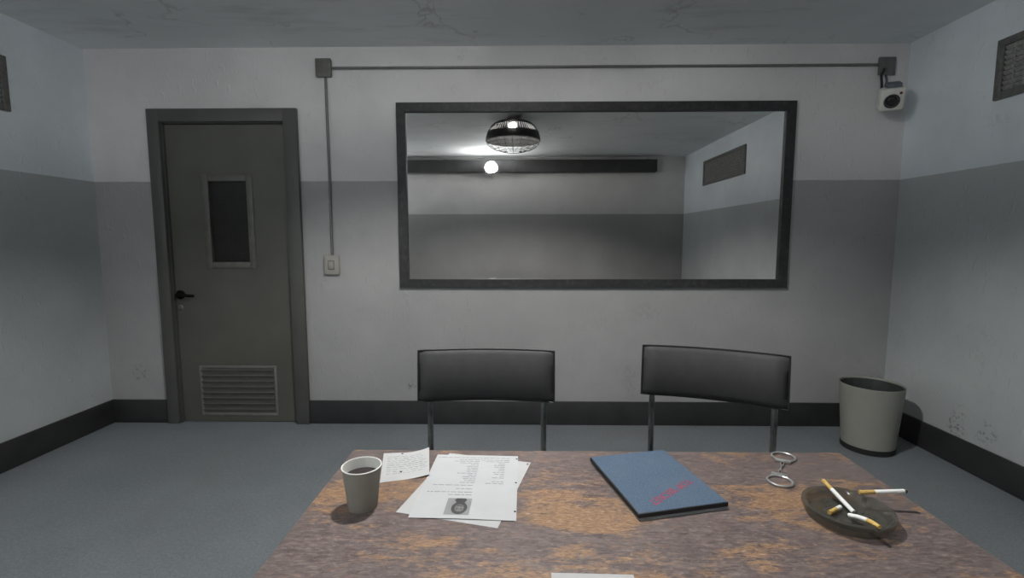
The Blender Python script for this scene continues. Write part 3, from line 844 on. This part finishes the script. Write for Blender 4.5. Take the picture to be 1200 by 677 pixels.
# portrait, upside down to the viewer
bm = bmesh.new()
U0, U1, V0, V1 = 0.315, 0.555, 0.735, 0.955
def pq(a, b, dz): return at1(U0 + (U1 - U0) * a, V0 + (V1 - V0) * b, dz)
def pell(ca, cb, ra, rb, dz, mi, a0=0, a1=2 * PI, n=24):
    bm.faces.new([bm.verts.new(pq(ca + ra * math.cos(a0 + (a1 - a0) * k / n), cb + rb * math.sin(a0 + (a1 - a0) * k / n), dz)) for k in range(n)]).material_index = mi
poly(bm, [pq(0, 0, .00014), pq(0, 1, .00014), pq(1, 1, .00014), pq(1, 0, .00014)], 0)
poly(bm, [pq(.38, 0, .00018), pq(.30, .10, .00018), pq(.42, .34, .00018), pq(.70, .34, .00018), pq(.80, .10, .00018), pq(.74, 0, .00018)], 1)   # collar and shoulders
pell(.56, .60, .32, .37, .00022, 1)       # hair and beard
pell(.56, .60, .19, .22, .00026, 2)       # face
pell(.47, .66, .055, .022, .00030, 1); pell(.65, .66, .055, .022, .00030, 1)   # brows
pell(.56, .47, .11, .030, .00030, 1)      # moustache
pell(.56, .55, .022, .05, .00030, 0)      # nose
tag(mesh_obj('portrait_photo', bm, [M_pgrey, M_pdark, M_pmid], s1, smooth=False), 'small grey portrait photo of a dark-haired person, upside down')

# handwritten note with a lifted corner
CN = [(-0.3378, 1.1540), (-0.2262, 1.1640), (-0.2030, 1.0400), (-0.3062, 1.0100)]
on = (-0.268, 1.092)
nt = empty('paper_note', (on[0], on[1], TZ)); tag(nt, 'small handwritten note with a curled corner between the cup and typed sheet', 'note')
liftn = lambda u, v: 0.012 * max(0, u - 0.45) ** 2 / 0.3025 * (1 - 0.55 * v) + 0.0015 * (1 - v)
po, atn = sheet('paper', rel(CN, on), nt, M_paper2, z=0.0002, lift=liftn)
bm = bmesh.new()
rng = random.Random(11)
for k in range(9):
    v = 0.16 + k * 0.075; u = 0.10
    while u < 0.84:
        w = rng.uniform(0.05, 0.16); n = int(w / 0.012) + 2; pts = []
        for i in range(n + 1):
            pts.append((u + w * i / n, v + rng.uniform(-0.020, 0.020)))
        for (a, b) in zip(pts[:-1], pts[1:]):
            d = Vector((b[0] - a[0], b[1] - a[1])); q = Vector((-d.y, d.x)).normalized() * 0.0045
            poly(bm, [atn(a[0] - q.x, a[1] - q.y, .00014), atn(b[0] - q.x, b[1] - q.y, .00014), atn(b[0] + q.x, b[1] + q.y, .00014), atn(a[0] + q.x, a[1] + q.y, .00014)])
        u += w + rng.uniform(0.02, 0.05)
mesh_obj('handwriting', bm, M_pencil, nt, smooth=False)
holes(atn, [(0.41, 0.04), (0.41, 0.72)], nt, (0.024, 0.022))

# small sheet at the near edge of the frame
sp = empty('paper_pad', (0.1155, 0.630, TZ)); tag(sp, 'white paper at the bottom edge of the photo, mostly cut off', 'paper')
po, atp = sheet('paper', [(-0.065, 0.0956), (0.065, 0.0930), (0.062, -0.090), (-0.068, -0.088)], sp, M_paper2, z=0.0002, th=0.0015)

# ---- blue folder
FA = math.atan2(0.0449, 0.1877)
fo = empty('folder', (0.2903, 1.0156, TZ), (0, 0, FA)); tag(fo, 'blue folder with black edges stamped TOP SECRET in red, right of the papers', 'folder')
FW, FD = 0.0965, 0.1235
bm = bmesh.new(); box(bm, -FW + 0.004, FW - 0.004, -FD + 0.001, FD - 0.003, 0.0021, 0.0050); mesh_obj('pages', bm, M_pages, fo, smooth=False)
bm = bmesh.new(); box(bm, -FW + 0.001, FW - 0.001, -FD - 0.002, FD - 0.001, 0.0003, 0.0020, bev=0.0006, seg=1); mesh_obj('back_cover', bm, M_pages, fo)
bm = bmesh.new(); box(bm, -FW, FW, -FD, FD, 0.0051, 0.0139, bev=0.0012, seg=2)
tag(mesh_obj('black_binding', bm, M_edge, fo), 'black edge binding')
bm = bmesh.new(); box(bm, -FW + 0.0022, FW - 0.0008, -FD + 0.0022, FD - 0.0008, 0.0136, 0.0145, bev=0.0003, seg=1)
cov = mesh_obj('front_cover', bm, M_cover, fo); tag(cov, 'blue cloth front cover')
cu = bpy.data.curves.new('stamp', 'FONT'); cu.body = 'TOP SECRET'; cu.size = 0.0245; cu.align_x = 'CENTER'; cu.align_y = 'CENTER'; cu.offset = 0.0005; cu.extrude = 0.0001; cu.space_character = 1.05
tmp = bpy.data.objects.new('stamp', cu); COL.objects.link(tmp)
bpy.context.view_layer.update()
me = bpy.data.meshes.new_from_object(tmp.evaluated_get(bpy.context.evaluated_depsgraph_get()))
bpy.data.objects.remove(tmp)
me.materials.clear(); me.materials.append(M_red)
st = bpy.data.objects.new('stamped_words', me); link(st, cov)
st.location = Vector((0.312 - 0.2903, 0.957 - 1.0156, 0)); st.location.rotate(Euler((0, 0, -FA))); st.location.z = 0.0146
st.rotation_euler = (0, 0, R(221) - FA)
tag(st, 'red TOP SECRET stamp, upside down to the viewer')

# ---- handcuffs
hcf = empty('handcuffs', (0.606, 1.088, TZ)); tag(hcf, 'pair of silver handcuffs joined by a chain near the far right table edge', 'handcuffs')
def cuff(c, toward):
    c = Vector((c[0] - 0.606, c[1] - 1.088)); d = (Vector((toward[0] - 0.606, toward[1] - 1.088)) - c)
    a0 = math.atan2(d.y, d.x)
    bm = bmesh.new()
    n = 44; rin, h0, h1 = 0.0225, 0.0004, 0.0052
    ringv = []
    for k in range(n):
        a = a0 + 2 * PI * k / n
        da = min(k, n - k) / n * 2 * PI
        w = 0.0048 + 0.0050 * max(0, 1 - da / 0.85) ** 0.8
        ringv.append([bm.verts.new((c.x + r * math.cos(a), c.y + r * math.sin(a), z)) for (r, z) in
                      ((rin, h0 + .001), (rin + .0012, h0), (rin + w - .0012, h0), (rin + w, h0 + .0012), (rin + w, h1 - .0012), (rin + w - .0012, h1), (rin + .0012, h1), (rin, h1 - .001))])
    for k in range(n):
        p, q = ringv[k], ringv[(k + 1) % n]
        for j in range(8): bm.faces.new((p[j], p[(j + 1) % 8], q[(j + 1) % 8], q[j]))
    cf = mesh_obj('cuff', bm, M_cuff, hcf)
    # lock housing on the chain side
    bm = bmesh.new()
    box(bm, 0.0238, 0.0335, -0.0165, 0.0165, 0.0003, 0.0076, bev=0.0018, seg=2, M=Matrix.Translation((c.x, c.y, 0)) @ Matrix.Rotation(a0, 4, 'Z'))
    lathe(bm, [(0, 0), (0.0016, 0), (0.0016, 0.0006), (0, 0.0006)], 10, Matrix.Translation((c.x, c.y, 0)) @ Matrix.Rotation(a0, 4, 'Z') @ Matrix.Translation((0.0285, 0.008, 0.0074)))
    mesh_obj('lock_housing', bm, M_cuff, cf)
    return Vector((c.x + 0.0335 * math.cos(a0), c.y + 0.0335 * math.sin(a0)))
cA, cB = (0.6440, 1.1475), (0.5720, 1.0270)
eA = cuff(cA, (0.620, 1.108)); eB = cuff(cB, (0.592, 1.068))
nl = 3
for k in range(nl):
    a = eA.lerp(eB, (k - 0.12) / nl); b = eA.lerp(eB, (k + 1.12) / nl)
    mid = (a + b) / 2; half = (b - a).length / 2; dr = (b - a).normalized(); nr = Vector((-dr.y, dr.x))
    pts = []
    for q in range(20):
        w = 2 * PI * q / 20
        off = dr * (half * math.cos(w))
        if k % 2 == 0: pts.append((mid.x + off.x + nr.x * 0.0032 * math.sin(w), mid.y + off.y + nr.y * 0.0032 * math.sin(w), 0.0045))
        else: pts.append((mid.x + off.x, mid.y + off.y, 0.0046 + 0.0032 * math.sin(w)))
    bm = bmesh.new(); tube(bm, pts, 0.0010, 8, closed=True); mesh_obj('chain_link', bm, M_cuff, hcf)

# ---- ashtray
ACX, ACY = 0.6262, 0.8895
at_ = empty('ashtray', (ACX, ACY, TZ)); tag(at_, 'round smoked glass ashtray at the right of the table', 'ashtray')
bm = bmesh.new()
lathe(bm, [(0, 0.0004), (0.066, 0.0004), (0.0695, 0.002), (0.0765, 0.0215), (0.0765, 0.0245), (0.0745, 0.0258), (0.0690, 0.0258), (0.0670, 0.0240), (0.0610, 0.0090), (0.057, 0.0065), (0, 0.0060)], 72)
# cigarette rests: dip the rim in three places
for v in bm.verts:
    if v.co.z > 0.0200:
        a = math.atan2(v.co.y, v.co.x)
        for na in (R(33), R(153), R(273)):
            d = abs((a - na + PI) % (2 * PI) - PI)
            if d < 0.12: v.co.z -= 0.0045 * (1 - (d / 0.12) ** 2)
mesh_obj('bowl', bm, M_glass, at_)
bm = bmesh.new()
rng = random.Random(5)
for k in range(26):
    a, r_ = rng.uniform(0, 2 * PI), 0.05 * math.sqrt(rng.random())
    s_ = rng.uniform(0.0008, 0.0022)
    bmesh.ops.create_icosphere(bm, subdivisions=1, radius=s_, matrix=Matrix.Translation((r_ * math.cos(a), r_ * math.sin(a), 0.0064 + s_ * 0.5)) @ Matrix.Scale(0.6, 4, (0, 0, 1)))
ashes = mesh_obj('ash', bm, M_ash, None, loc=(ACX, ACY, TZ)); tag(ashes, 'grey ash flecks lying in the glass ashtray', 'ash', kind='stuff')

def cigarette(a, b, label, filt=0.35, r=0.0041, ash=True, bend=None, squash=False):
    """a = filter end, b = burnt end, world coordinates"""
    a, b = Vector(a), Vector(b); d = (b - a); Ln = d.length
    t = empty('cigarette', a); tag(t, label, 'cigarette', 'cigarettes in the ashtray')
    P = lambda s: d * s + (Vector((bend[0], bend[1], bend[2])) * math.sin(PI * s) if bend else Vector((0, 0, 0)))
    bm = bmesh.new(); ns = 6
    rr = [r * (0.8 if squash and i < 2 else 1.0) for i in range(ns)]
    tube(bm, [P(filt * i / (ns - 1)) for i in range(ns)], rr, 16)
    tag(mesh_obj('filter', bm, M_cigf, t), 'tan filter end')
    e = 0.94 if ash else 1.0
    bm = bmesh.new(); tube(bm, [P(filt + 0.0005 + (e - filt - 0.0005) * i / (ns - 1)) for i in range(ns)], r * 0.995, 16)
    mesh_obj('paper_tube', bm, M_cigw, t)
    if ash:
        bm = bmesh.new(); tube(bm, [P(e + 0.0005), P(0.965), P(0.99), P(1.0)], [r * 0.99, r * 0.97, r * 0.8, r * 0.45], 14)
        tag(mesh_obj('burnt_tip', bm, M_ash, t), 'grey burnt tip')
    return t
cigarette((0.6280, 0.9690, 0.7846), (0.6379, 0.8832, 0.7615), 'long cigarette leaning over the far rim of the ashtray, tan filter up', 0.28)
cigarette((0.6736, 0.9275, 0.7815), (0.7613, 0.9208, 0.7885), 'cigarette lying across the right rim, burnt tip sticking out over the table', 0.32)
cigarette((0.5919, 0.8888, 0.7612), (0.6255, 0.9085, 0.7612), 'short stubbed cigarette butt lying alone at the left inside the ashtray', 0.62, ash=False)
cigarette((0.6290, 0.8110, 0.7805), (0.6195, 0.8800, 0.7625), 'bent cigarette leaning on the near rim, crushed tan filter toward the viewer', 0.40, bend=(0.003, 0, 0.003), squash=True)

# ================================================================== CAMERA, WORLD, RENDER SETTINGS
W, H, F_PX = 1200, 677, 568.6115
cd = bpy.data.cameras.new('camera'); co = bpy.data.objects.new('camera', cd); link(co)
cd.sensor_fit = 'HORIZONTAL'; cd.sensor_width = 36.0; cd.lens = 36.0 * F_PX / W; cd.clip_start = 0.02
pi_, ya, ro = R(5.7935), R(-0.9256), R(-0.0302)
Fv = Vector((math.sin(ya) * math.cos(pi_), math.cos(ya) * math.cos(pi_), -math.sin(pi_)))
Rv = Vector((math.cos(ya), -math.sin(ya), 0)); Uv = Rv.cross(Fv)
Rr = Rv * math.cos(ro) + Uv * math.sin(ro); Ur = Rr.cross(Fv)
M = Matrix((Rr, Ur, -Fv)).transposed().to_4x4(); M.translation = Vector((0, 0, CAM_H))
co.matrix_world = M
S.camera = co

w = bpy.data.worlds.new('world'); S.world = w; w.use_nodes = True
w.node_tree.nodes['Background'].inputs[0].default_value = (0.02, 0.02, 0.02, 1)
w.node_tree.nodes['Background'].inputs[1].default_value = 0.1

S.view_settings.view_transform = 'Standard'; S.view_settings.look = 'None'
S.view_settings.gamma = 1.0; S.view_settings.use_curve_mapping = False
S.view_settings.exposure = 0.0
cy = S.cycles
cy.use_denoising = True; cy.denoiser = 'OPENIMAGEDENOISE'
cy.max_bounces = 10; cy.diffuse_bounces = 6; cy.glossy_bounces = 5; cy.transmission_bounces = 8
cy.caustics_reflective = False; cy.caustics_refractive = True
cy.sample_clamp_indirect = 6.0
